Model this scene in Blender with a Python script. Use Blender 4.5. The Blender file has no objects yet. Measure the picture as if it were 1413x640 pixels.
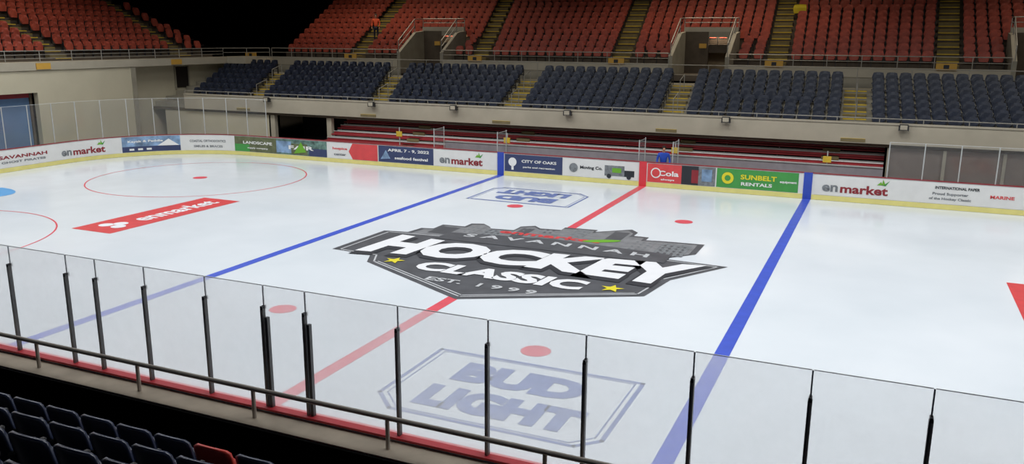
import bpy, math, random
import numpy as np
from mathutils import Matrix, Vector
random.seed(4)
S=bpy.context.scene
COL=S.collection
S.view_settings.view_transform='Standard'

# ---------------------------------------------------------------- materials
def lin(c):
    r=[]
    for v in c:
        v/=255.
        r.append(v/12.92 if v<=.04045 else ((v+.055)/1.055)**2.4)
    return r+[1.]
MATS={}
def mat(name,col,rough=.6,metal=0.,var=.08,scale=3.,spec=.4,bump=0.):
    if name in MATS: return MATS[name]
    m=bpy.data.materials.new(name); m.use_nodes=True
    nt=m.node_tree; b=nt.nodes['Principled BSDF']
    b.inputs['Roughness'].default_value=rough; b.inputs['Metallic'].default_value=metal
    b.inputs['Specular IOR Level'].default_value=spec
    c=lin(col)
    if var>0:
        tc=nt.nodes.new('ShaderNodeTexCoord'); n=nt.nodes.new('ShaderNodeTexNoise')
        n.inputs['Scale'].default_value=scale; n.inputs['Detail'].default_value=5
        r=nt.nodes.new('ShaderNodeValToRGB')
        r.color_ramp.elements[0].position=.3; r.color_ramp.elements[1].position=.7
        r.color_ramp.elements[0].color=[x*(1-var) for x in c[:3]]+[1]
        r.color_ramp.elements[1].color=[min(1,x*(1+var)) for x in c[:3]]+[1]
        nt.links.new(tc.outputs['Object'],n.inputs['Vector']); nt.links.new(n.outputs['Fac'],r.inputs['Fac'])
        nt.links.new(r.outputs['Color'],b.inputs['Base Color'])
    else: b.inputs['Base Color'].default_value=c
    MATS[name]=m; return m
def glass(name,milk,col=(250,252,254),graze=0.):
    m=bpy.data.materials.new(name); m.use_nodes=True; nt=m.node_tree; nt.nodes.clear()
    o=nt.nodes.new('ShaderNodeOutputMaterial')
    t=nt.nodes.new('ShaderNodeBsdfTransparent'); t.inputs[0].default_value=(.97,.98,.985,1)
    d=nt.nodes.new('ShaderNodeBsdfDiffuse'); d.inputs[0].default_value=lin(col)
    tr=nt.nodes.new('ShaderNodeBsdfTranslucent'); tr.inputs[0].default_value=lin(col)
    g=nt.nodes.new('ShaderNodeBsdfGlossy'); g.inputs['Roughness'].default_value=.08
    mx0=nt.nodes.new('ShaderNodeMixShader'); mx0.inputs[0].default_value=.7
    nt.links.new(d.outputs[0],mx0.inputs[1]); nt.links.new(tr.outputs[0],mx0.inputs[2])
    mx=nt.nodes.new('ShaderNodeMixShader')
    tc=nt.nodes.new('ShaderNodeTexCoord'); n=nt.nodes.new('ShaderNodeTexNoise'); n.inputs['Scale'].default_value=.9; n.inputs['Detail'].default_value=8
    mr=nt.nodes.new('ShaderNodeMapRange'); mr.inputs[1].default_value=.3; mr.inputs[2].default_value=.7
    mr.inputs[3].default_value=milk*.8; mr.inputs[4].default_value=milk*1.2
    nt.links.new(tc.outputs['Object'],n.inputs['Vector']); nt.links.new(n.outputs['Fac'],mr.inputs[0])
    # longer path through the scuffed sheet at grazing angles -> hazier
    lw=nt.nodes.new('ShaderNodeLayerWeight'); lw.inputs[0].default_value=.5
    ml=nt.nodes.new('ShaderNodeMath'); ml.operation='MULTIPLY_ADD'; ml.inputs[1].default_value=graze; nt.links.new(lw.outputs['Facing'],ml.inputs[0]); nt.links.new(mr.outputs[0],ml.inputs[2])
    ml.use_clamp=True
    nt.links.new(ml.outputs[0],mx.inputs[0])
    nt.links.new(t.outputs[0],mx.inputs[1]); nt.links.new(mx0.outputs[0],mx.inputs[2])
    mg=nt.nodes.new('ShaderNodeMixShader'); mg.inputs[0].default_value=.04
    nt.links.new(mx.outputs[0],mg.inputs[1]); nt.links.new(g.outputs[0],mg.inputs[2]); nt.links.new(mg.outputs[0],o.inputs[0])
    return m

WHITE=mat('board_white',(222,222,220),.4,var=.03)
YEL=mat('kickplate_yellow',(222,212,132),.5,var=.05)
DRED=mat('cap_red',(140,44,52),.5)
RED=mat('paint_red',(214,62,72),.5,var=.05)
BLUE=mat('paint_blue',(52,78,176),.5,var=.06)
CONC=mat('concrete',(150,144,128),.9,var=.12,scale=1.5)
CONCL=mat('concrete_light',(176,168,150),.9,var=.08,scale=1.)
CONCD=mat('concrete_dark',(90,80,68),.9,var=.12)
BEIGE=mat('wall_beige',(196,188,164),.85,var=.05,scale=.8)
BLACK=mat('matte_black',(12,12,14),.9,var=.1,spec=.1)
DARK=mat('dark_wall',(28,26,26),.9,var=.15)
STEEL=mat('rail_steel',(168,164,154),.4,.4,var=.05)
GSTEEL=mat('post_grey',(190,192,190),.4,.2,var=.04)
PDARK=mat('post_dark',(62,62,64),.4,.5,var=.1)
PNEAR=mat('post_aluminium',(98,98,98),.4,.2,var=.1)
PHILITE=mat('post_highlight',(168,166,162),.35,.3,var=.1)
RAILN=mat('rail_painted',(190,180,168),.45,.0,var=.1)
YSTEP=mat('step_yellow',(214,182,60),.7,var=.1)
TAN=mat('aisle_tan',(126,114,82),.85,var=.12)
NAVY=mat('seat_navy',(30,38,56),.4,var=.25,spec=.5)
NAVYN=mat('seat_navy_gloss',(40,48,72),.28,var=.15,spec=.7)
SRED=mat('seat_red',(166,74,56),.5,var=.2)
BRED=mat('bleacher_red',(146,46,52),.55,var=.12)
ORANGE=mat('sign_orange',(206,160,70),.6,var=.04)
GREEN=mat('print_green',(70,150,74),.5,var=.06)
LEAF=mat('print_leaf',(110,170,50),.5,var=.04)
INK=mat('print_ink',(44,48,54),.5,var=.04)
PNAVY=mat('print_navy',(58,68,104),.5,var=.06)
PGREY=mat('print_grey',(120,124,128),.5,var=.3,scale=9)
PWHITE=mat('print_white',(234,234,232),.5,var=.01)
PYEL=mat('print_yellow',(225,212,50),.5,var=.02)
PSKY=mat('print_sky',(126,154,186),.5,var=.5,scale=2.5)
POLIVE=mat('print_olive',(100,106,76),.5,var=.3,scale=4)
PMIX=mat('print_photo',(92,120,112),.5,var=.7,scale=5)
CHAR=mat('ice_charcoal',(88,90,95),.35,var=.16,scale=2)
BLDG=mat('ice_grey',(130,132,136),.35,var=.2,scale=3)
LGREY=mat('ice_light_grey',(196,199,203),.4,var=.04)
IWHITE=mat('ice_print_white',(236,238,242),.4,var=.02)
IINK=mat('ice_ink',(58,60,66),.4,var=.1)
IBLUE=mat('ice_print_blue',(106,124,180),.4,var=.12)
IRED=mat('ice_print_red',(214,76,78),.4,var=.08)
ILINE=mat('ice_line_red',(222,84,98),.4,var=.06)
IBL=mat('ice_line_blue',(68,92,200),.4,var=.08)
SKYB=mat('ice_crease',(96,168,228),.4,var=.04)

# ---------------------------------------------------------------- mesh builder
class MB:
    def __init__(s): s.v=[];s.f=[];s.m=[];s.mats=[]
    def mi(s,m):
        if m not in s.mats: s.mats.append(m)
        return s.mats.index(m)
    def poly(s,pts,m):
        b=len(s.v); s.v+= [tuple(p) for p in pts]; s.f.append(tuple(range(b,b+len(pts)))); s.m.append(s.mi(m))
    def box(s,x0,x1,y0,y1,z0,z1,m):
        b=len(s.v)
        s.v+=[(x0,y0,z0),(x1,y0,z0),(x1,y1,z0),(x0,y1,z0),(x0,y0,z1),(x1,y0,z1),(x1,y1,z1),(x0,y1,z1)]
        i=s.mi(m)
        for f in ((0,3,2,1),(4,5,6,7),(0,1,5,4),(1,2,6,5),(2,3,7,6),(3,0,4,7)):
            s.f.append(tuple(b+k for k in f)); s.m.append(i)
    def cyl(s,a,c,r,m,n=8):
        a=Vector(a);c=Vector(c);d=(c-a).normalized()
        u=d.orthogonal().normalized(); w=d.cross(u); b=len(s.v)
        for p in (a,c):
            for k in range(n):
                t=2*math.pi*k/n; s.v.append(tuple(p+u*math.cos(t)*r+w*math.sin(t)*r))
        i=s.mi(m)
        for k in range(n):
            s.f.append((b+k,b+(k+1)%n,b+n+(k+1)%n,b+n+k)); s.m.append(i)
        s.f.append(tuple(b+k for k in reversed(range(n)))); s.m.append(i)
        s.f.append(tuple(b+n+k for k in range(n))); s.m.append(i)
    def add(s,V,F,m,fn=None):
        b=len(s.v); s.v+= [tuple(fn(p)) if fn else tuple(p) for p in V]; i=s.mi(m)
        for f in F: s.f.append(tuple(b+k for k in f)); s.m.append(i)
    def done(s,name,parent=None,loc=None,tf=None,smooth=False):
        me=bpy.data.meshes.new(name)
        V=s.v
        if tf: V=[tf(p) for p in V]
        me.from_pydata(V,[],s.f)
        for m in s.mats: me.materials.append(m)
        me.polygons.foreach_set('material_index',s.m)
        if smooth: me.polygons.foreach_set('use_smooth',[True]*len(s.f))
        me.update()
        o=bpy.data.objects.new(name,me); COL.objects.link(o)
        if parent: o.parent=parent
        if loc: o.location=loc
        return o
def empty(name,loc=(0,0,0)):
    e=bpy.data.objects.new(name,None); COL.objects.link(e); e.location=loc; e.empty_display_size=.2; return e

TC={}
def text2d(body,bold=.0,shear=0.):
    k=(body,bold,shear)
    if k in TC: return TC[k]
    cu=bpy.data.curves.new('tmp','FONT'); cu.body=body; cu.size=1; cu.offset=bold; cu.shear=shear; cu.resolution_u=3
    o=bpy.data.objects.new('tmp',cu); COL.objects.link(o)
    bpy.context.view_layer.update()
    me=bpy.data.meshes.new_from_object(o.evaluated_get(bpy.context.evaluated_depsgraph_get()))
    V=[(v.co.x,v.co.y) for v in me.vertices]; F=[tuple(p.vertices) for p in me.polygons]
    bpy.data.objects.remove(o); bpy.data.curves.remove(cu); bpy.data.meshes.remove(me)
    xs=[p[0] for p in V]; ys=[p[1] for p in V]; x0,x1,y0,y1=min(xs),max(xs),min(ys),max(ys)
    V=[((x-x0)/(x1-x0)-.5,(y-y0)/(y1-y0)-.5) for x,y in V]
    TC[k]=(V,F); return TC[k]
def put_text(mb,body,cx,cy,w,h,m,fn,bold=.02,shear=0.,warp=None):
    V,F=text2d(body,bold,shear)
    def g(p):
        x,y=cx+p[0]*w,cy+p[1]*h
        if warp: x,y=warp(x,y)
        return fn(x,y)
    mb.add(V,F,m,g)

# ---------------------------------------------------------------- rink path
HX,HY,R=27.3,12.95,6.
def path(s):
    a1=HX-R; q=R*math.pi/2; b1=2*(HY-R)
    if s<=a1: return -s,HY,(0,-1)
    s-=a1
    if s<=q:
        t=s/R; return -(HX-R)-R*math.sin(t),(HY-R)+R*math.cos(t),(math.sin(t),-math.cos(t))
    s-=q
    if s<=b1: return -HX,(HY-R)-s,(1,0)
    s-=b1
    if s<=q:
        t=s/R; return -(HX-R)-R*math.cos(t),-(HY-R)-R*math.sin(t),(math.cos(t),math.sin(t))
    s-=q
    return -(HX-R)+s,-HY,(0,1)
def pathfull(s):
    L=(HX-R)+R*math.pi/2+2*(HY-R)+R*math.pi/2+(HX-R)
    if s<=L: return path(s)
    x,y,n=path(2*L-s); return -x,y,(-n[0],n[1])
LHALF=2*(HX-R)+R*math.pi+2*(HY-R)

# ---------------------------------------------------------------- ice
def rr_pts(hx,hy,r,n=12):
    P=[]
    for cx,cy,a in ((hx-r,hy-r,0),(-(hx-r),hy-r,90),(-(hx-r),-(hy-r),180),(hx-r,-(hy-r),270)):
        for k in range(n+1):
            t=math.radians(a+90*k/n); P.append((cx+r*math.cos(t),cy+r*math.sin(t)))
    return P
m=bpy.data.materials.new('ice'); m.use_nodes=True; nt=m.node_tree; b=nt.nodes['Principled BSDF']
tc=nt.nodes.new('ShaderNodeTexCoord'); n1=nt.nodes.new('ShaderNodeTexNoise'); n1.inputs['Scale'].default_value=.25; n1.inputs['Detail'].default_value=8
rp=nt.nodes.new('ShaderNodeValToRGB'); rp.color_ramp.elements[0].position=.3; rp.color_ramp.elements[1].position=.75
rp.color_ramp.elements[0].color=lin((219,227,234)); rp.color_ramp.elements[1].color=lin((233,239,245))
nt.links.new(tc.outputs['Object'],n1.inputs['Vector']); nt.links.new(n1.outputs['Fac'],rp.inputs['Fac']); nt.links.new(rp.outputs['Color'],b.inputs['Base Color'])
n2=nt.nodes.new('ShaderNodeTexNoise'); n2.inputs['Scale'].default_value=1.2; n2.inputs['Detail'].default_value=6
mr=nt.nodes.new('ShaderNodeMapRange'); mr.inputs[3].default_value=.07; mr.inputs[4].default_value=.24
nt.links.new(tc.outputs['Object'],n2.inputs['Vector']); nt.links.new(n2.outputs['Fac'],mr.inputs[0]); nt.links.new(mr.outputs[0],b.inputs['Roughness'])
b.inputs['Specular IOR Level'].default_value=.5; b.inputs['IOR'].default_value=1.31
ICE=m
mb=MB(); mb.poly([(x,y,0) for x,y in rr_pts(HX,HY,R)],ICE)
ice=mb.done('ice_surface')

Z1,Z2,Z3,Z4=.004,.008,.012,.016
def quad(mb,x0,x1,y0,y1,z,m): mb.poly([(x0,y0,z),(x1,y0,z),(x1,y1,z),(x0,y1,z)],m)
def disc(mb,cx,cy,r,z,m,n=40): mb.poly([(cx+r*math.cos(2*math.pi*k/n),cy+r*math.sin(2*math.pi*k/n),z) for k in range(n)],m)
def ring(mb,cx,cy,r,w,z,m,n=96):
    for k in range(n):
        a,c=2*math.pi*k/n,2*math.pi*(k+1)/n
        mb.poly([(cx+(r+w*q)*math.cos(t),cy+(r+w*q)*math.sin(t),z) for t,q in ((a,-.5),(a,.5),(c,.5),(c,-.5))],m)
def ribbon(mb,pts,w,z,m,closed=True):
    n=len(pts)
    for i in range(n if closed else n-1):
        a=Vector(pts[i]);c=Vector(pts[(i+1)%n]);d=(c-a).normalized();p=Vector((-d.y,d.x))*w/2; e=d*w*.35
        mb.poly([(*(a-e-p),z),(*(c+e-p),z),(*(c+e+p),z),(*(a-e+p),z)],m)
mb=MB(); quad(mb,-.15,.15,-HY,HY,Z1,ILINE); mb.done('center_line',ice)
for sx in(-1,1):
    mb=MB(); quad(mb,sx*6.65-.15,sx*6.65+.15,-HY,HY,Z1,IBL); mb.done('blue_line',ice)
mb=MB()
for sx in(-1,1):
    for sy in(-1,1):
        disc(mb,sx*3.18,sy*6.7,.31,Z1,ILINE)
        disc(mb,sx*18.4,sy*6.5,.31,Z1,ILINE); ring(mb,sx*18.4,sy*6.5,4.6,.055,Z1,ILINE)
mb.done('faceoff_markings',ice)
mb=MB()
for sx in(-1,1):
    mb.poly([(sx*(23.9-1.83*math.cos(t)),1.83*math.sin(t)*.6,Z1) for t in [math.radians(-90+180*k/24) for k in range(25)]],SKYB)
mb.done('goal_crease',ice)
mb=MB()
for x0,x1,flip in ((-14.8,-13.05,1),(12.5,14.25,-1)):
    quad(mb,x0,x1,-2.95,3.0,Z1,IRED)
    cx=(x0+x1)/2
    put_text(mb,'enmarket',cx,0,1,1,IWHITE,lambda x,y,c=cx,f=flip:(c-f*((y)*.8)*1.0+0,(x-c)*3.6*f+ .7*f,Z2),bold=.03)
    for k in range(3):
        a=-2.0*flip
        disc(mb,cx+(k-1)*.28,a+(.25 if k==1 else -.1),.24,Z2+.001*k,IWHITE,16)
mb.done('red_ice_advert',ice)
def framed(mb,cx,cy,rot):
    c=math.cos(rot);s_=math.sin(rot)
    T=lambda x,y,z=Z2:(cx+x*c-y*s_,cy+x*s_+y*c,z)
    fr=[(-2.1,-.9),(-1.6,-1.4),(1.75,-1.4),(2.1,-1.05),(2.1,1.4),(-2.1,1.4)]
    n=len(fr)
    for w,sc in ((.08,1.),(.03,.94)):
        for i in range(n):
            a=Vector(fr[i])*sc;d=Vector(fr[(i+1)%n])*sc;e=(d-a).normalized();p=Vector((-e.y,e.x))*w/2;e=e*w*.4
            mb.poly([T(*(a-e-p),Z1),T(*(d+e-p),Z1),T(*(d+e+p),Z1),T(*(a-e+p),Z1)],IBLUE)
    put_text(mb,'BUD',.0,.55,2.5,.9,IBLUE,lambda x,y:T(x,y),bold=.07)
    put_text(mb,'LIGHT',.1,-.62,3.0,.9,IBLUE,lambda x,y:T(x,y),bold=.07)
mb=MB(); framed(mb,3.5,-8.8,0); mb.done('framed_ice_advert',ice)
mb=MB(); framed(mb,-3.4,8.7,math.pi); mb.done('framed_ice_advert',ice)
# centre logo
mb=MB()
sky=[(-5.2,1.1),(-4.6,1.3),(-4.5,2.0),(-4.1,2.1),(-4.1,2.75),(-3.3,2.8),(-3.3,3.3),(-2.9,3.45),(-2.5,3.1),(-2.4,2.9),(-1.6,3.0),(-1.6,3.6),(-1.2,3.9),(-.9,3.6),(-.2,3.7),(-.2,4.1),(.9,4.2),(.9,3.9),(1.5,4.4),(1.9,4.75),(2.2,4.4),(2.2,3.9),(2.7,3.9),(2.7,3.5),(3.3,3.6),(4.5,3.7),(4.5,2.4),(3.9,1.7)]
body=[(-5.5,-1.55),(-5.4,1.15)]+sky[1:]+[(3.9,1.5),(5.6,1.4),(4.45,-.55),(4.2,-2.2),(0.1,-4.35),(-3.75,-2.35),(-4.1,-1.65)]
low=[(-5.5,-1.55),(-5.4,1.15),(-3,1.4),(0,2.0),(3.9,1.5),(5.6,1.4),(4.45,-.55),(4.2,-2.2),(0.1,-4.35),(-3.75,-2.35),(-4.1,-1.65)]
mb.poly([(x,y,Z2) for x,y in body],CHAR)
mb.poly([(x*.96,y*.95,Z3) for x,y in [(-5.2,1.1)]+sky[1:]+[(0,1.7)]],BLDG)
ribbon(mb,[(x*.955,y*.94-.05) for x,y in low],.05,Z3+.002,LGREY)
ribbon(mb,[(x*.93,y*.91-.05) for x,y in [(-3.75,-2.35),(0.1,-4.35),(4.2,-2.2)]],.04,Z3,LGREY,False)
for i,(x0,x1,y0,y1) in enumerate([(-4.0,-3.3,1.5,2.5),(-3.1,-2.6,1.6,3.0),(-2.4,-1.7,1.8,2.7),(-1.4,-1.0,1.9,3.4),(-.7,-.2,2.9,3.5),(.3,.8,2.9,4.0),(1.5,2.0,2.8,4.2),(2.4,3.1,2.0,3.3),(3.3,4.2,1.9,3.3)]):
    quad(mb,x0,x1,y0,y1,Z4,[CHAR,BLDG,PGREY][i%3])
    y=y0+.15
    while y<y1-.15:
        x=x0+.1
        while x<x1-.12:
            quad(mb,x,x+.08,y,y+.14,Z4+.002,PGREY if i%2 else CHAR); x+=.2
        y+=.3
F=lambda z:(lambda x,y:(x,y,z))
put_text(mb,'enmarket',-.2,2.65,3.4,.45,IRED,F(Z4+.003),.03)
mb.poly([(1.5+.55*math.cos(t)*(1),2.75+.2*math.sin(t)+.25*math.cos(t),Z4+.004) for t in [k*math.pi/8 for k in range(16)]],LEAF)
mb.poly([(x,y,Z4+.005) for x,y in [(-3.4,.9),(3.9,1.0),(3.9,2.0),(0,2.35),(-3.3,1.8)]],CHAR)
put_text(mb,'S A V A N N A H',.3,1.62,6.0,.4,LGREY,F(Z4+.008),.03,warp=lambda x,y:(x,y+.2-.022*x*x))
wp=lambda x,y:(x,(y+.3)*(1+.42*(abs(x)/5)**2)-.3+.03*x)
put_text(mb,'HOCKEY',.15,-.28,10.0,1.9,IINK,F(Z4+.007),.10,.12,warp=lambda x,y:wp(x+.1,y-.1))
put_text(mb,'HOCKEY',.15,-.2,9.8,1.75,IWHITE,F(Z4+.012),.06,.12,warp=wp)
put_text(mb,'CLASSIC',.2,-2.05,4.9,.88,IWHITE,F(Z4+.010),.05,.1)
put_text(mb,'EST.  1 9 9 9',.15,-3.1,3.1,.32,LGREY,F(Z4+.008),.03)
for cx in(-3.1,3.3):
    mb.poly([(cx+(.32 if k%2==0 else .13)*math.sin(k*math.pi/5),-1.95+(.32 if k%2==0 else .13)*math.cos(k*math.pi/5),Z4+.009) for k in range(10)],PYEL)
mb.done('center_ice_logo',ice)

# ---------------------------------------------------------------- dasher boards
def strip(mb,s0,s1,off0,off1,z0,z1,m,step=.5,caps=True):
    n=max(1,int(abs(s1-s0)/step)); b=len(mb.v); i=mb.mi(m)
    for k in range(n+1):
        x,y,nn=pathfull(s0+(s1-s0)*k/n)
        for o,z in((off0,z0),(off1,z0),(off1,z1),(off0,z1)):
            mb.v.append((x+nn[0]*o,y+nn[1]*o,z))
    for k in range(n):
        for j in range(4):
            mb.f.append((b+4*k+j,b+4*k+(j+1)%4,b+4*k+4+(j+1)%4,b+4*k+4+j)); mb.m.append(i)
    if caps:
        for k in(0,n): mb.f.append(tuple(b+4*k+j for j in range(4))); mb.m.append(i)
BT=1.03
mb=MB()
L=LHALF
strip(mb,-(HX-R),2*L-(HX-R),-.12,0,0,BT,WHITE,.4)
strip(mb,-(HX-R),2*L-(HX-R),0,.015,0.01,.2,YEL,.4)
strip(mb,-(HX-R),2*L-(HX-R),-.14,.02,BT,BT+.03,DRED,.4)
boards=mb.done('dasher_boards')
mb=MB(); mb.box(-21.3,21.3,-13.08,-12.95,BT+.03,1.17,WHITE); mb.box(-21.3,21.3,-13.11,-12.94,1.17,1.2,RED); mb.done('board_cap',boards)
mb=MB()
for x,mm in((-6.65,BLUE),(6.65,BLUE),(0,RED)):
    mb.box(x-.16,x+.16,12.925,12.95,.0,BT+.035,mm); mb.box(x-.16,x+.16,-12.95,-12.925,.0,BT+.035,mm)
mb.done('board_stripes',boards)
def advert(s0,s1,bg,items):
    mb=MB(); n=max(1,int((s0-s1)/.4)); i=mb.mi(bg)
    for k in range(n+1):
        x,y,nn=path(s0+(s1-s0)*k/n)
        for z in(.22,BT-.03): mb.v.append((x+nn[0]*.008,y+nn[1]*.008,z))
    for k in range(n): mb.f.append((2*k,2*k+2,2*k+3,2*k+1)); mb.m.append(i)
    W=s0-s1
    def fn(off):
        def g(u,z):
            x,y,nn=path(s0-u); return (x+nn[0]*off,y+nn[1]*off,z)
        return g
    for it in items:
        if it[0]=='t':
            _,t,u,z,w,h,mm=it; put_text(mb,t,u*W,z,w*W,h,mm,fn(.018),.03)
        elif it[0]=='r':
            _,u0,u1,z0,z1,mm=it; g=fn(.013); k=max(1,int((u1-u0)*W/.4))
            for j in range(k):
                a=(u0+(u1-u0)*j/k)*W;c=(u0+(u1-u0)*(j+1)/k)*W
                mb.poly([g(a,z0),g(c,z0),g(c,z1),g(a,z1)],mm)
        elif it[0]=='p':
            _,pts,mm=it; g=fn(.020); mb.poly([g(u*W,z) for u,z in pts],mm)
        elif it[0]=='c':
            _,u,z,r,mm=it; g=fn(.022+(.004 if r<.19 else 0)); mb.poly([g(u*W+r*math.cos(k*math.pi/10),z+r*math.sin(k*math.pi/10)) for k in range(20)],mm)
    mb.done('board_advert',boards)
def leafs(u,z): return [('p',[(u-.06,z),(u-.02,z+.14),(u,z+.02)],LEAF),('p',[(u,z),(u+.07,z+.2),(u+.03,z-.01)],GREEN),('p',[(u-.01,z),(u-.0,z+.24),(u+.025,z+.05)],LEAF)]
ENM=[('t','en',.17,.5,.17,.27,PGREY),('t','market',.53,.52,.5,.34,DRED)]+leafs(.72,.74)
advert(36.6,31.3,WHITE,[('c',.36,.62,.2,IRED),('t','SAVANNAH',.68,.68,.46,.16,DRED),('t','GHOST PIRATES',.68,.45,.42,.1,PGREY)])
advert(31.3,28.0,WHITE,ENM)
advert(27.9,25.05,PSKY,[('r',0,1,.22,.5,PNAVY),('t','Kayak & Paddle',.4,.75,.6,.15,PWHITE),('p',[(.6,.5),(.8,.85),(.98,.5)],PWHITE),('r',.1,.55,.3,.4,PWHITE)])
advert(24.9,22.3,WHITE,[('t','COASTAL ORTHODONTICS',.5,.7,.75,.13,PGREY),('t','SMILES & BRACES',.5,.42,.6,.12,PGREY)])
advert(22.1,19.4,POLIVE,[('r',0,.35,.22,.6,GREEN),('t','LANDSCAPE',.55,.7,.7,.15,PWHITE),('t','supply company',.55,.42,.5,.1,PWHITE)])
advert(19.4,16.25,PMIX,[('r',0,.3,.3,.9,PSKY),('r',.3,.62,.25,.8,POLIVE),('p',[(.35,.3),(.5,.9),(.6,.4)],LEAF),('r',.65,1,.22,.6,PNAVY),('t','FAIR',.5,.6,.5,.2,PWHITE)])
advert(16.15,13.25,WHITE,[('p',[(.5,.22),(1,.22),(1,1.0),(.5,1.0),(.42,.6)],IRED),('t','hospice',.24,.7,.3,.16,IRED),('t','center',.24,.42,.25,.12,PGREY)])
advert(13.2,10.15,PNAVY,[('t','APRIL 7 - 9, 2022',.55,.8,.75,.16,PWHITE),('t','seafood festival',.6,.45,.6,.14,PWHITE),('p',[(.04,.35),(.14,.8),(.22,.4)],PSKY)])
advert(10.1,6.85,WHITE,ENM)
advert(6.45,3.65,PNAVY,[('c',.14,.66,.2,PWHITE),('r',.12,.16,.3,.6,PWHITE),('t','CITY OF OAKS',.6,.72,.6,.13,PWHITE),('t','parks and recreation',.6,.45,.55,.1,PWHITE)])
advert(3.6,.2,WHITE,[('c',.14,.6,.2,PGREY),('t','Moving Co.',.38,.62,.3,.18,INK),('r',.56,.82,.35,.8,PGREY),('r',.82,.95,.35,.62,INK),('c',.62,.34,.1,INK),('c',.88,.34,.1,INK),('p',[(.66,.5),(.78,.5),(.78,.7),(.66,.7)],LEAF)])
advert(-.2,-1.65,IRED,[('c',.25,.62,.22,PWHITE),('c',.25,.62,.17,IRED),('t','Cola',.62,.62,.6,.22,PWHITE),('t','always',.6,.35,.4,.1,PWHITE)])
advert(-1.65,-3.05,PGREY,[('r',0,.5,.22,1.,INK),('p',[(.3,.3),(.5,.3),(.5,.85),(.3,.85)],DRED),('r',.6,.9,.4,.9,PSKY)])
advert(-3.1,-6.3,GREEN,[('c',.14,.62,.24,PYEL),('c',.14,.62,.12,GREEN),('t','SUNBELT',.52,.7,.44,.2,PYEL),('t','RENTALS',.5,.42,.38,.14,PWHITE),('t','equipment',.88,.6,.2,.12,PWHITE)])
advert(-6.9,-10.3,WHITE,ENM)
advert(-10.4,-13.9,WHITE,[('t','INTERNATIONAL PAPER',.42,.82,.42,.11,INK),('t','Proud Supporter',.36,.58,.34,.13,PGREY),('t','of the Hockey Classic',.36,.4,.4,.12,PGREY),('t','MARINE',.84,.6,.22,.12,IRED)])
advert(-13.9,-18.9,WHITE,ENM)

# ---------------------------------------------------------------- glass & posts
GM=glass('milky_acrylic',.46,graze=.25); GC=glass('clear_acrylic',.10,(225,230,235))
EDGE=mat('glass_edge',(228,233,235),.3,var=0)
nearx=[-4.6,-3.3,-2.02,-1.40,-.41,.74,1.76,2.45,3.87,5.12,6.35,7.57,8.77,9.88,11.1,12.3,13.5,14.7,15.9,17.1,18.3,19.5,20.7]
lx=-4.6
while lx>-20: lx-=1.25; nearx.insert(0,lx)
mb=MB(); pb=MB(); ng=empty('rink_glass_barrier')
for a,c in zip(nearx[:-1],nearx[1:]):
    mb.poly([(a+.012,-12.985,1.2),(c-.012,-12.985,1.2),(c-.012,-12.985,2.93),(a+.012,-12.985,2.93)],GM)
    pb.box(a+.01,c-.01,-12.991,-12.980,2.93,2.938,EDGE)
for x in nearx:
    pb.box(x-.022,x+.022,-13.045,-12.99,1.2,2.62,PNEAR)
    pb.box(x+.002,x+.016,-13.052,-13.044,1.2,2.60,PHILITE)  # paler strip up the post, a highlight painted in as colour
    pb.box(x-.016,x+.016,-13.05,-12.96,2.60,2.65,PDARK)
    pb.box(x-.009,x+.009,-12.994,-12.978,2.62,2.93,EDGE)
for x in(1.76,2.45):
    pb.box(x+.045,x+.09,-13.045,-12.99,1.2,2.5,PNEAR)
mb.done('acrylic_panes',ng); pb.done('glass_posts',ng)
def far_glass(s0,s1,step,top,name):
    g=empty(name); mb=MB(); pb=MB(); s=s0
    while s<s1+.01:
        x,y,n=pathfull(s); ox,oy=x-n[0]*.05,y-n[1]*.05
        pb.cyl((ox,oy,BT),(ox,oy,top),.022,GSTEEL,6)
        if s+step<=s1+.01:
            k=3
            for j in range(k):
                p=[pathfull(s+step*q/k) for q in(j,j+1)]
                A=[(q[0]-q[2][0]*.05,q[1]-q[2][1]*.05) for q in p]
                mb.poly([(*A[0],BT+.03),(*A[1],BT+.03),(*A[1],top),(*A[0],top)],GC)
                pb.cyl((*A[0],top),(*A[1],top),.006,EDGE,4)
        s+=step
    mb.done('acrylic_panes',g); pb.done('glass_posts',g)
far_glass(20.0,45.0,1.25,2.95,'rink_glass_barrier')
far_glass(-21.5,-9.45,1.205,2.4,'rink_glass_barrier')
g=empty('penalty_box_glass'); mb=MB(); pb=MB()
for x in(-10.2,-6.9,-.25,1.2):
    mb.poly([(x,13.1,BT),(x,14.1,BT),(x,14.1,1.9),(x,13.1,1.9)],GC)
    for y in(13.12,14.1): pb.cyl((x,y,.0),(x,y,1.95),.022,GSTEEL,6)
    pb.cyl((x,13.1,1.9),(x,14.1,1.9),.012,GSTEEL,6)
mb.done('acrylic_panes',g); pb.done('frames',g)

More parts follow.
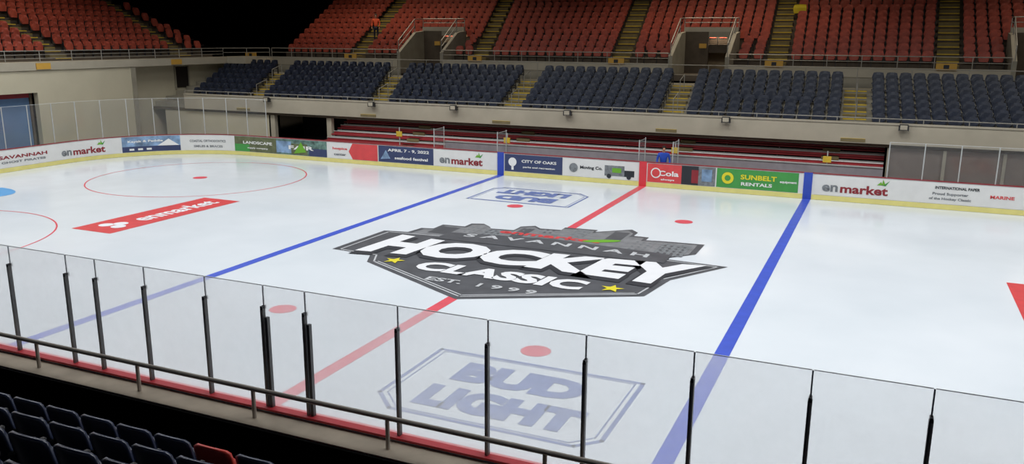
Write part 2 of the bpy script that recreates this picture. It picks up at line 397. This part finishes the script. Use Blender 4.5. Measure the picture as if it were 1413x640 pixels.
# ---------------------------------------------------------------- seats
def shell(W,z0,z1,y0,tilt,curve,th,nx,nz,rc):
    V=[];F=[]
    for side in(0,1):
        for j in range(nz+1):
            t=j/nz
            for i in range(nx+1):
                s=i/nx*2-1
                w=W/2
                edge=max(0,abs(t-.5)*2-(1-rc))/rc
                w*=1-.22*edge**2
                V.append((s*w,y0+tilt*t-curve*(s*s)+side*th,z0+(z1-z0)*t-(.03*s*s if t>.9 else 0)))
    n=(nx+1)*(nz+1)
    for j in range(nz):
        for i in range(nx):
            a=j*(nx+1)+i
            F.append((a,a+1,a+nx+2,a+nx+1)); F.append((n+a+nx+1,n+a+nx+2,n+a+1,n+a))
    for i in range(nx):
        F.append((i,n+i,n+i+1,i+1)); a=nz*(nx+1)+i; F.append((a,a+1,n+a+1,n+a))
    for j in range(nz):
        a=j*(nx+1); F.append((a,a+nx+1,n+a+nx+1,n+a)); a+=nx; F.append((a,n+a,n+a+nx+1,a+nx+1))
    return V,F
def bx(x0,x1,y0,y1,z0,z1):
    V=[(x0,y0,z0),(x1,y0,z0),(x1,y1,z0),(x0,y1,z0),(x0,y0,z1),(x1,y0,z1),(x1,y1,z1),(x0,y1,z1)]
    return V,[(0,3,2,1),(4,5,6,7),(0,1,5,4),(1,2,6,5),(2,3,7,6),(3,0,4,7)]
def template(hi):
    parts=[]
    nx,nz=(8,8) if hi else (3,2)
    wb=.50 if hi else .54
    parts.append((shell(wb,.40,.86,.16,.10,.05,.035,nx,nz,.45),0))
    parts.append((shell(.46,.36,.74,.06,.05,-.02,.04,nx,nz,.45),0))
    parts.append((bx(.245,.29,-.12,.22,.56,.60),1))
    parts.append((bx(.255,.28,.10,.2,0,.56),1))
    parts.append((bx(-.27,.27,.16,.2,.30,.36),1))
    V=[];F=[];M=[]
    for (v,f),m_ in parts:
        b=len(V);V+=v;F+=[tuple(k+b for k in q) for q in f];M+=[m_]*len(f)
    return np.array(V,float),F,M
TLO=template(False);THI=template(True)
def seats(name,places,mats,tpl,rotz=0.,parent=None,smooth=False):
    V,F,M=tpl; c,s=math.cos(rotz),math.sin(rotz)
    Vr=np.stack([V[:,0]*c-V[:,1]*s,V[:,0]*s+V[:,1]*c,V[:,2]],1)
    P=np.array(places); nv=len(V)
    allv=(Vr[None]+P[:,None]).reshape(-1,3)
    fs=[]
    for k in range(len(P)):
        b=k*nv
        fs+= [tuple(b+i for i in f) for f in F]
    me=bpy.data.meshes.new(name); me.from_pydata(allv.tolist(),[],fs)
    for m_ in mats: me.materials.append(m_)
    me.polygons.foreach_set('material_index',M*len(P))
    if smooth: me.polygons.foreach_set('use_smooth',[True]*len(fs))
    me.update(); o=bpy.data.objects.new(name,me); COL.objects.link(o)
    if parent:o.parent=parent
    return o

# ---------------------------------------------------------------- far lower tier
tier=MB()
X0,X1=-30.9,30.
for i in range(7):
    y=16.1+.85*i; z=2.3+.25*i
    tier.box(X0,X1,y,y+.87 if i<6 else 23.95,z-.3,z,CONC)
tier.box(-28.2,X1,15.7,15.9,2.0,2.8,CONCL)
tier.box(-28.2,X1,15.66,15.94,2.8,2.86,CONCL)
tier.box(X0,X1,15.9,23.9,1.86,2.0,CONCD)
lower=tier.done('lower_seating_tier')
rl=MB()
def railing(mb,p0,p1,h,step,mids=(.5,),r=.022,m=STEEL):
    p0=Vector(p0);p1=Vector(p1);L_=(p1-p0).length;n=max(1,round(L_/step));up=Vector((0,0,h))
    for k in range(n+1):
        q=p0.lerp(p1,k/n); mb.cyl(q,q+up,r,m,6)
    mb.cyl(p0+up,p1+up,r*1.15,m,6)
    for t in mids: mb.cyl(p0+up*t,p1+up*t,r*.8,m,6)
railing(rl,(-28.2,15.8,2.86),(X1,15.8,2.86),.17,1.6,(),.018)
rl.done('guard_rail')
aisB=[-23.85,-15.55,-7.9,.25,8.05,16.1,24.2]; aisT=[-25.7,-17.35,-8.75,-.35,7.8,16.0,24.4]
st=MB()
def astep(mb,xc,y,z,rise,w=.95):
    mb.box(xc-w/2,xc+w/2,y-.42,y,z-rise,z-rise/2,TAN)
    mb.box(xc-w/2,xc+w/2,y-.43,y-.38,z-rise/2,z-rise/2+.01,YSTEP)
    mb.box(xc-w/2,xc+w/2,y-.012,y+.05,z-.04,z+.01,YSTEP)
    mb.box(xc-w/2,xc+w/2,y+.05,y+.44,z,z+.006,TAN)
for i in range(7):
    y=16.1+.85*i; z=2.3+.25*i; t=i/6
    for b_,t_ in zip(aisB,aisT):
        astep(st,b_+(t_-b_)*t,y,z,.25)
st.done('aisle_steps',lower)
for b_,t_ in zip(aisB,aisT):
    hb=MB()
    for k in(1,4):
        x=b_+(t_-b_)*k/6; y=16.1+.85*k; z=2.3+.25*k
        hb.cyl((x,y+.3,z),(x,y+.3,z+.85),.02,STEEL,6);hb.cyl((x,y+1.2,z+.25),(x,y+1.2,z+1.1),.02,STEEL,6);hb.cyl((x,y+.3,z+.85),(x,y+1.2,z+1.1),.02,STEEL,6)
    hb.done('aisle_handrail')
edges=[(-28.6,-30.4)]+[(b_,t_) for b_,t_ in zip(aisB,aisT)]
for k in range(len(edges)-1):
    pl=[]
    for i in range(7):
        t=i/6; a=edges[k][0]+(edges[k][1]-edges[k][0])*t+(.6 if k else .1); c=edges[k+1][0]+(edges[k+1][1]-edges[k+1][0])*t-.6
        n=int((c-a)/.56)
        for j in range(n): pl.append((a+(c-a)*(j+.5)/n,16.1+.85*i+.5,2.3+.25*i))
    seats('blue_seat_block',pl,[NAVY,PDARK],TLO)
# ---------------------------------------------------------------- generic upper tier
def lerp(a,b,t): return a+(b-a)*t
def upper(x0a,x0b,x1a,x1b,yf,zf,rows,aB,aT,voms,tf,rotz):
    run,rise=.85,.35
    tb=MB(); sb=MB(); pl=[]
    for i in range(rows):
        t=i/(rows-1); y=yf+run*i; z=zf+rise*i
        a=lerp(x0a,x0b,t); c=lerp(x1a,x1b,t)
        segs=[(a,c)]
        for v in voms:
            if y<yf+2.5:
                ns=[]
                for p,q in segs:
                    if p<v-1.6 and q>v+1.6: ns+= [(p,v-1.6),(v+1.6,q)]
                    else: ns.append((p,q))
                segs=[(p,q) for p,q in ns if q-p>.3]
        for p,q in segs: tb.box(p,q,y,y+run+.02,z-.45,z,CONCD)
        ai=[lerp(b_,t_,(y-25)/10) for b_,t_ in zip(aB,aT)]
        for xa in ai:
            if a<xa<c: astep(sb,xa,y,z,rise,1.0)
        for p,q in segs:
            cuts=[p]+[k for k in ai if p<k<q]+[q]
            for k in range(len(cuts)-1):
                u=cuts[k]+(.62 if k>0 else .15); w=cuts[k+1]-(.62 if k<len(cuts)-2 else .15)
                n=int((w-u)/.56)
                for j in range(n): pl.append(tf((lerp(u,w,(j+.5)/n),y+.5,z)))
    o=tb.done('upper_seating_tier',tf=tf); sb.done('aisle_steps',o,tf=tf)
    seats('red_seat_block',pl,[SRED,PDARK],TLO,rotz)
    return o
I3=lambda p:p
aB=[-30.9,-22.5,-13.6,-4.8,3.7,11.7,20.5]; aT=[-33.0,-24.7,-16.2,-6.2,3.0,11.9,20.7]
VOM=[-17.2,-.2,15.9]
far_up=upper(-28.3,-31,29,29,24.6,4.75,15,aB,aT,VOM,I3,0)
wl=MB()
xs=[-28.5]+sum([[v-1.6,v+1.6] for v in VOM],[])+[29]
for a,c in zip(xs[0::2],xs[1::2]):
    wl.box(a,c,24.0,24.58,3.5,4.75,CONC)
    wl.box(a,c,23.96,24.05,4.3,4.8,CONCL)
wl.done('concourse_parapet',far_up)
rl=MB()
for a,c in zip(xs[0::2],xs[1::2]): railing(rl,(a,24.0,4.8),(c,24.0,4.8),.55,1.7,(.5,),.022)
railing(rl,(-30,22.4,3.8),(29,22.4,3.8),1.0,2.4,(.5,),.02)
rl.done('guard_rail')
WARM=mat('warm_wall',(210,184,146),.8)
for v in VOM:
    e=MB()
    for sx in(-1,1):
        x=v+sx*1.5
        e.box(x-.1,x+.1,24.0,27.1,3.8,4.9,CONC)
        b=[(24.0,4.9),(27.1,4.9),(27.1,6.5),(26.0,6.4),(24.0,5.2)]
        for xx in (x-.1,x+.1): e.poly([(xx,y,z) for y,z in b],CONC)
        e.poly([(x-.1,24.,4.9),(x+.1,24.,4.9),(x+.1,24.,5.2),(x-.1,24,5.2)],CONC)
        e.poly([(x-.1,24.,5.2),(x+.1,24.,5.2),(x+.1,26.,6.4),(x-.1,26,6.4)],CONCL)
        e.poly([(x-.1,26.,6.4),(x+.1,26.,6.4),(x+.1,27.1,6.5),(x-.1,27.1,6.5)],CONCL)
        e.cyl((x,24.,5.2),(x,24.,5.9),.025,STEEL,6); e.cyl((x,26.,6.4),(x,26.,7.2),.025,STEEL,6); e.cyl((x,27.1,6.5),(x,27.1,7.25),.025,STEEL,6)
        e.cyl((x,24.,5.9),(x,26.,7.2),.028,STEEL,6); e.cyl((x,26.,7.2),(x,27.1,7.25),.028,STEEL,6); e.cyl((x,24.,5.55),(x,26.,6.8),.02,STEEL,6)
    e.box(v-1.4,v+1.4,24.,28.6,3.9,4.2,CONCD)
    e.box(v-1.4,v-.1,27.0,27.15,4.2,6.5,CONCD); e.box(v+.95,v+1.4,27.0,27.15,4.2,6.5,CONC); e.box(v-.1,v+.95,27.0,27.15,6.2,6.5,CONC)
    e.box(v-1.5,v+1.5,27.0,27.2,6.5,6.75,CONCL)
    e.box(v-.6,v+1.4,28.4,28.5,4.2,6.3,WARM); e.box(v-.6,v-.2,26.94,26.99,5.6,5.85,ORANGE)
    e.cyl((v-1.5,27.1,7.25),(v+1.5,27.1,7.25),.028,STEEL,6); e.cyl((v-1.5,27.1,7.0),(v+1.5,27.1,7.0),.02,STEEL,6)
    e.done('vomitory_entrance')
sg=MB()
for x in(-30.2,-22.2,-13.4,-4.7,3.7,11.6,20.):
    sg.box(x-.45,x+.45,23.88,23.94,4.72,5.05,ORANGE); sg.box(x-.12,x+.12,23.87,23.88,4.8,4.98,INK)
sg.done('aisle_sign_plates',far_up)

# ---------------------------------------------------------------- left end structure
tfl=lambda p:(-p[1],p[0],p[2])
left_up=upper(-14,-14,21.2,21.2,31.0,4.95,15,[1.0,10.2,17.8],[-.5,10.4,19.5],[],tfl,math.pi/2)
wl=MB()
wl.box(-30.3,-30.,7.8,13.7,0,4.38,BEIGE)
wl.box(-30.3,-30.,-14,7.8,3.3,4.38,BEIGE)
wl.box(-30.3,-30.,-14,1,0,3.3,BEIGE)
wl.box(-30.4,-29.95,13.7,14.0,0,4.38,CONC)
wl.box(-31.3,-31.,14.0,23.9,0,4.38,BEIGE)
wl.done('wall_left')
sl=MB(); sl.box(-31.3,-29.9,-14,21.3,4.4,4.8,CONCL); sl.box(-31.,-28.4,21.3,24,4.4,4.8,CONCL); sl.done('balcony_slab',left_up)
cw=MB(); cw.box(-31.,-28.4,24.1,24.3,0,4.38,BEIGE); cw.done('wall_corner')
d=MB(); d.box(-30.98,-30.93,17.9,18.9,3.0,4.25,mat('door_dark',(34,28,26),.6)); d.box(-30.99,-30.9,17.82,17.9,2.9,4.3,CONC); d.box(-30.99,-30.9,18.9,18.98,2.9,4.3,CONC); d.done('door_2')
d=MB(); d.box(-30.6,-30.5,1,7.8,0,3.3,mat('door_blue',(92,122,158),.6,var=.15,scale=1))
d.box(-30.5,-30.45,1,7.8,3.05,3.3,DRED)
for y in(1,3.2,5.5,7.7): d.box(-30.5,-30.42,y-.06,y+.06,0,3.3,CONCD)
d.done('door_1')
rl=MB(); railing(rl,(-30.1,-14,4.8),(-30.1,21.2,4.8),.55,1.9,(.33,.66),.02); railing(rl,(-30.1,21.2,4.8),(-28.6,23.9,4.8),.55,1.5,(.5,),.02); rl.done('guard_rail')
sg=MB()
for y in(8.2,17.): sg.box(-29.88,-29.84,y-.4,y+.4,4.45,4.75,ORANGE)
sg.done('aisle_sign_plates',left_up)

# ---------------------------------------------------------------- under-fascia
wl=MB()
wl.box(-30,-22.2,15.95,16.1,0,1.84,BEIGE); wl.box(-22.3,-21.9,15.95,16.2,0,1.84,CONCL); wl.box(-18.4,-18.1,15.95,16.2,0,1.84,CONCL)
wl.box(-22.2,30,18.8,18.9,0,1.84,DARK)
wl.box(9.45,30,15.95,16.1,0,1.84,mat('taupe',(112,100,92),.8,var=.1))
for x in(9.45,11.5,13.6,15.7): wl.box(x-.06,x+.06,15.87,15.95,0,1.84,CONC)
wl.done('wall_far')
bl=MB()
for i in range(5):
    y=14.5+.62*i; z=.35+.27*i
    bl.box(-18.,9.3,y,y+.62,z-.28,z,CONCD)
    bl.box(-18.,9.3,y+.3,y+.36,z+.05,z+.24,BRED)
    bl.box(-18.,9.3,y,y+.32,z+.10,z+.15,BRED)
    bl.box(-18.,9.3,y-.02,y+.02,z-.03,z+.035,GSTEEL)
    x=-18
    while x<9.2:
        bl.cyl((x,y+.33,z),(x,y+.33,z+.3),.015,GSTEEL,5); x+=2.3
    bl.cyl((-18,y+.28,z+.27),(9.3,y+.28,z+.27),.017,GSTEEL,5)
for x in(-12.9,-7.0,1.0,7.2):
    for i in range(5): bl.box(x-.35,x+.35,14.46+.62*i,14.8+.62*i,.35+.27*i,.50+.27*i,TAN)
    bl.box(x-.16,x+.16,14.38,14.42,1.3,1.55,YSTEP); bl.cyl((x,14.44,.0),(x,14.44,1.75),.025,GSTEEL,6)
bl.done('retractable_bleachers')
bn=MB(); bn.box(-18,9.3,13.8,14.1,.42,.47,CONCL)
for x in range(-18,10,3): bn.box(x,x+.08,13.85,14.05,-.05,.42,PDARK)
LIL=mat('panel_lilac',(150,144,150),.5,var=.1)
bn.box(-10.2,9.3,14.2,14.26,-.05,1.22,LIL); bn.box(-10.2,9.3,14.17,14.29,1.22,1.26,GSTEEL)
bn.done('players_bench')
for x in(-15.2,-10.4,-4.4,2.9,9.9,-22.):
    e=MB(); e.box(x-.16,x+.16,15.4,15.55,2.62,2.86,PDARK); e.box(x-.13,x+.13,15.385,15.4,2.65,2.83,CONCL); e.box(x-.03,x+.03,15.5,15.7,2.7,2.76,PDARK); e.box(x-.19,x-.16,15.42,15.6,2.6,2.8,PDARK); e.box(x+.16,x+.19,15.42,15.6,2.6,2.8,PDARK)
    e.done('floodlight')

# ---------------------------------------------------------------- near stand
ns=MB()
ns.box(-29.8,30,-13.5,-13.11,0,1.14,mat('curb_beige',(196,182,162),.8,var=.1))
ns.box(-29.8,30,-13.54,-13.5,0,1.12,BLACK)
ns.box(-29.8,30,-15.0,-13.54,0,.55,BLACK)
for i in range(9):
    y=-15.0-.85*i; z=1.2+.42*i
    ns.box(-29.8,30,y-.87,y,0,z,BLACK if i<1 else mat('step_dark',(40,40,44),.8))
near=ns.done('near_seating_tier')
rl=MB()
rl.cyl((-29.7,-13.3,1.56),(7.0,-13.3,1.56),.034,RAILN,10)
x=-2.49-2.12*12
while x<7: rl.cyl((x,-13.3,1.14),(x,-13.3,1.56),.028,RAILN,8); x+=2.12
rl.cyl((7.0,-13.3,1.56),(7.0,-13.3,1.14),.034,RAILN,10)
rl.done('pipe_railing')
pl=[];pr=[]
for i in range(6):
    for j in range(44):
        x=-12+.56*j+.1*i; p=(x,-15.25-.85*i,1.2+.42*i)
        if i==0 and abs(x-3.12)<.28: pr.append(p)
        else: pl.append(p)
seats('arena_seat_rows',pl,[NAVYN,PDARK],THI,math.pi,smooth=True)
seats('red_arena_seat',pr,[mat('seat_red_gloss',(190,60,50),.35),PDARK],THI,math.pi,smooth=True)

# jacket left draped over a seat
jv=[];jf=[]
for a in range(7):
    for c_ in range(9):
        u=a/6-.5; t=c_/8
        yy=30.55+.5+.2+(-.16 if t<.45 else (.0 if t<.6 else .12))+.015*math.sin(9*u+3*t)
        zz=7.2+.9-abs(t-.5)*1.0-.05*abs(u)
        jv.append((4.05+u*(.62+.12*math.sin(6*t)),yy,zz))
for a in range(6):
    for c_ in range(8): q=a*9+c_; jf.append((q,q+1,q+10,q+9))
q=MB(); q.add(jv,jf,mat('jacket_yellow',(214,190,40),.7)); q.done('yellow_jacket',smooth=True)

# ---------------------------------------------------------------- people
def skin(name,joints,edges,mat_,parent,root=0):
    me=bpy.data.meshes.new(name); me.from_pydata([j[:3] for j in joints],edges,[]); me.materials.append(mat_)
    o=bpy.data.objects.new(name,me); COL.objects.link(o); o.parent=parent
    bpy.context.view_layer.objects.active=o
    o.modifiers.new('skin','SKIN')
    sv=me.skin_vertices[0].data
    for k,j in enumerate(joints):
        r=j[3]; sv[k].radius=(r,r*.85)
        sv[k].use_root=(k==root)
    sb=o.modifiers.new('sub','SUBSURF'); sb.levels=2; sb.render_levels=2
    return o
def person(name,loc,rot,top,legs,lean=0.,arm=0.):
    e=empty(name,loc); e.rotation_euler=(0,0,rot)
    SK=mat('skin_tone',(190,140,112),.6); HR=mat('hair_dark',(40,30,24),.8)
    L_=lambda y,z:(y-math.sin(lean)*(z-.95),.95+(z-.95)*math.cos(lean)) if z>.95 else (y,z)
    J=lambda x,y,z,r:(x,*L_(y,z),r)
    skin('trousers',[(0,0,.95,.15),(.1,0,.88,.1),(.11,-.03,.5,.07),(.12,.02,.1,.05),(.12,-.14,.04,.045),(-.1,0,.88,.1),(-.11,-.03,.5,.07),(-.12,.02,.1,.05),(-.12,-.14,.04,.045)],[(0,1),(1,2),(2,3),(3,4),(0,5),(5,6),(6,7),(7,8)],legs,e)
    skin('jacket',[J(0,0,.92,.15),J(0,0,1.15,.14),J(0,0,1.36,.16),J(0,0,1.48,.08),J(.2,0,1.42,.07),J(.27,-.03-arm*.1,1.15,.055),J(.25,-.12-arm*.3,.95+arm*.15,.042),J(-.2,0,1.42,.07),J(-.27,-.03-arm*.1,1.15,.055),J(-.25,-.12-arm*.3,.95+arm*.15,.042)],[(0,1),(1,2),(2,3),(2,4),(4,5),(5,6),(2,7),(7,8),(8,9)],top,e)
    skin('head',[J(0,0,1.46,.055),J(0,-.01,1.55,.06),J(0,-.02,1.64,.095),J(0,-.01,1.72,.07),J(0,-.11,1.62,.02)],[(0,1),(1,2),(2,3),(2,4)],SK,e)
    skin('hair',[J(0,.03,1.68,.085),J(0,.03,1.6,.075),J(0,-.02,1.74,.075)],[(0,1),(0,2)],HR,e)
    for sx in(-1,1):
        js=[J(sx*.25,-.12-arm*.3,.94+arm*.15,.03),J(sx*.25,-.15-arm*.32,.87+arm*.15,.034)]
        ed=[(0,1)]
        for k in range(4):
            js.append(J(sx*(.25+(k-1.5)*.02),-.17-arm*.33,.80+arm*.15-.008*abs(k-1.5),.009)); ed.append((1,2+k))
        js.append(J(sx*.215,-.17-arm*.33,.85+arm*.15,.011)); ed.append((1,6))
        skin('hand',js,ed,SK,e)
    return e
person('person_in_orange_vest',(-22.55,27.5,5.81),.3,mat('vest_orange',(236,96,56),.6),mat('jeans',(40,44,60),.8))
person('person_in_blue_jacket',(.72,13.5,-.05),.3,mat('jacket_blue',(40,80,190),.6),mat('jeans',(40,44,60),.8),.12,.2)

# ---------------------------------------------------------------- room shell
def room(name,*a,m=DARK):
    q=MB(); q.box(*a,m); return q.done(name)
room('floor',-50,45,-40,42,-.25,-.05,m=mat('floor_concrete',(110,105,98),.8))
room('ceiling',-50,45,-40,42,16,16.3)
room('wall_back',-50,45,41.7,42,-.05,16)
room('wall_end_left',-50,-49.7,-40,42,-.05,16)
room('wall_end_right',44.7,45,-40,42,-.05,16)
room('wall_near',-50,45,-40,-39.7,-.05,16)

def area(name,loc,sx,sy,p,col=(1,1,1),rot=(0,0,0),spread=180):
    l=bpy.data.lights.new(name,'AREA'); l.shape='RECTANGLE'; l.size=sx;l.size_y=sy;l.energy=p;l.color=col;l.spread=math.radians(spread)
    o=bpy.data.objects.new(name,l);COL.objects.link(o);o.location=loc;o.rotation_euler=rot
    return o
for x in(-21,-7,7,21):
    for y in(-6.5,6.5):
        area('arena_light',(x,y,14),9,5,(920 if abs(x)<10 else 1010),(.985,.995,1),spread=158)
for x in(-22,0,22):
    area('stand_light',(x,26,14),12,2,300,(1,.87,.68),spread=130)
area('stand_light',(-34,6,14),2,14,290,(1,.87,.68),spread=130)
area('bleacher_fill_light',(-4.3,15.3,1.95),27,.2,55,(1,.93,.85))  # unseen fill lamp, added to brighten the bleachers below the fascia
for v in VOM: area('vomitory_light',(v+.4,27.8,6.25),1.2,.5,26,(1,.85,.65))
w=bpy.data.worlds.new('world'); S.world=w; w.use_nodes=True; w.node_tree.nodes['Background'].inputs[0].default_value=(.02,.02,.022,1)

# camera
c=bpy.data.cameras.new('camera'); c.sensor_width=36; c.lens=1154.8/1413*36; c.clip_end=300
co=bpy.data.objects.new('camera',c); COL.objects.link(co)
r2=Vector((0.91373608,0.40627165,0.0054525)); up=-Vector((0.09747458,-0.20616059,-0.97365113)); bk=-Vector((-0.39444276,0.89019164,-0.22797752))
M=Matrix((r2,up,bk)).transposed().to_4x4(); M.translation=Vector((9.19,-21.49,6.21)); co.matrix_world=M
S.camera=co
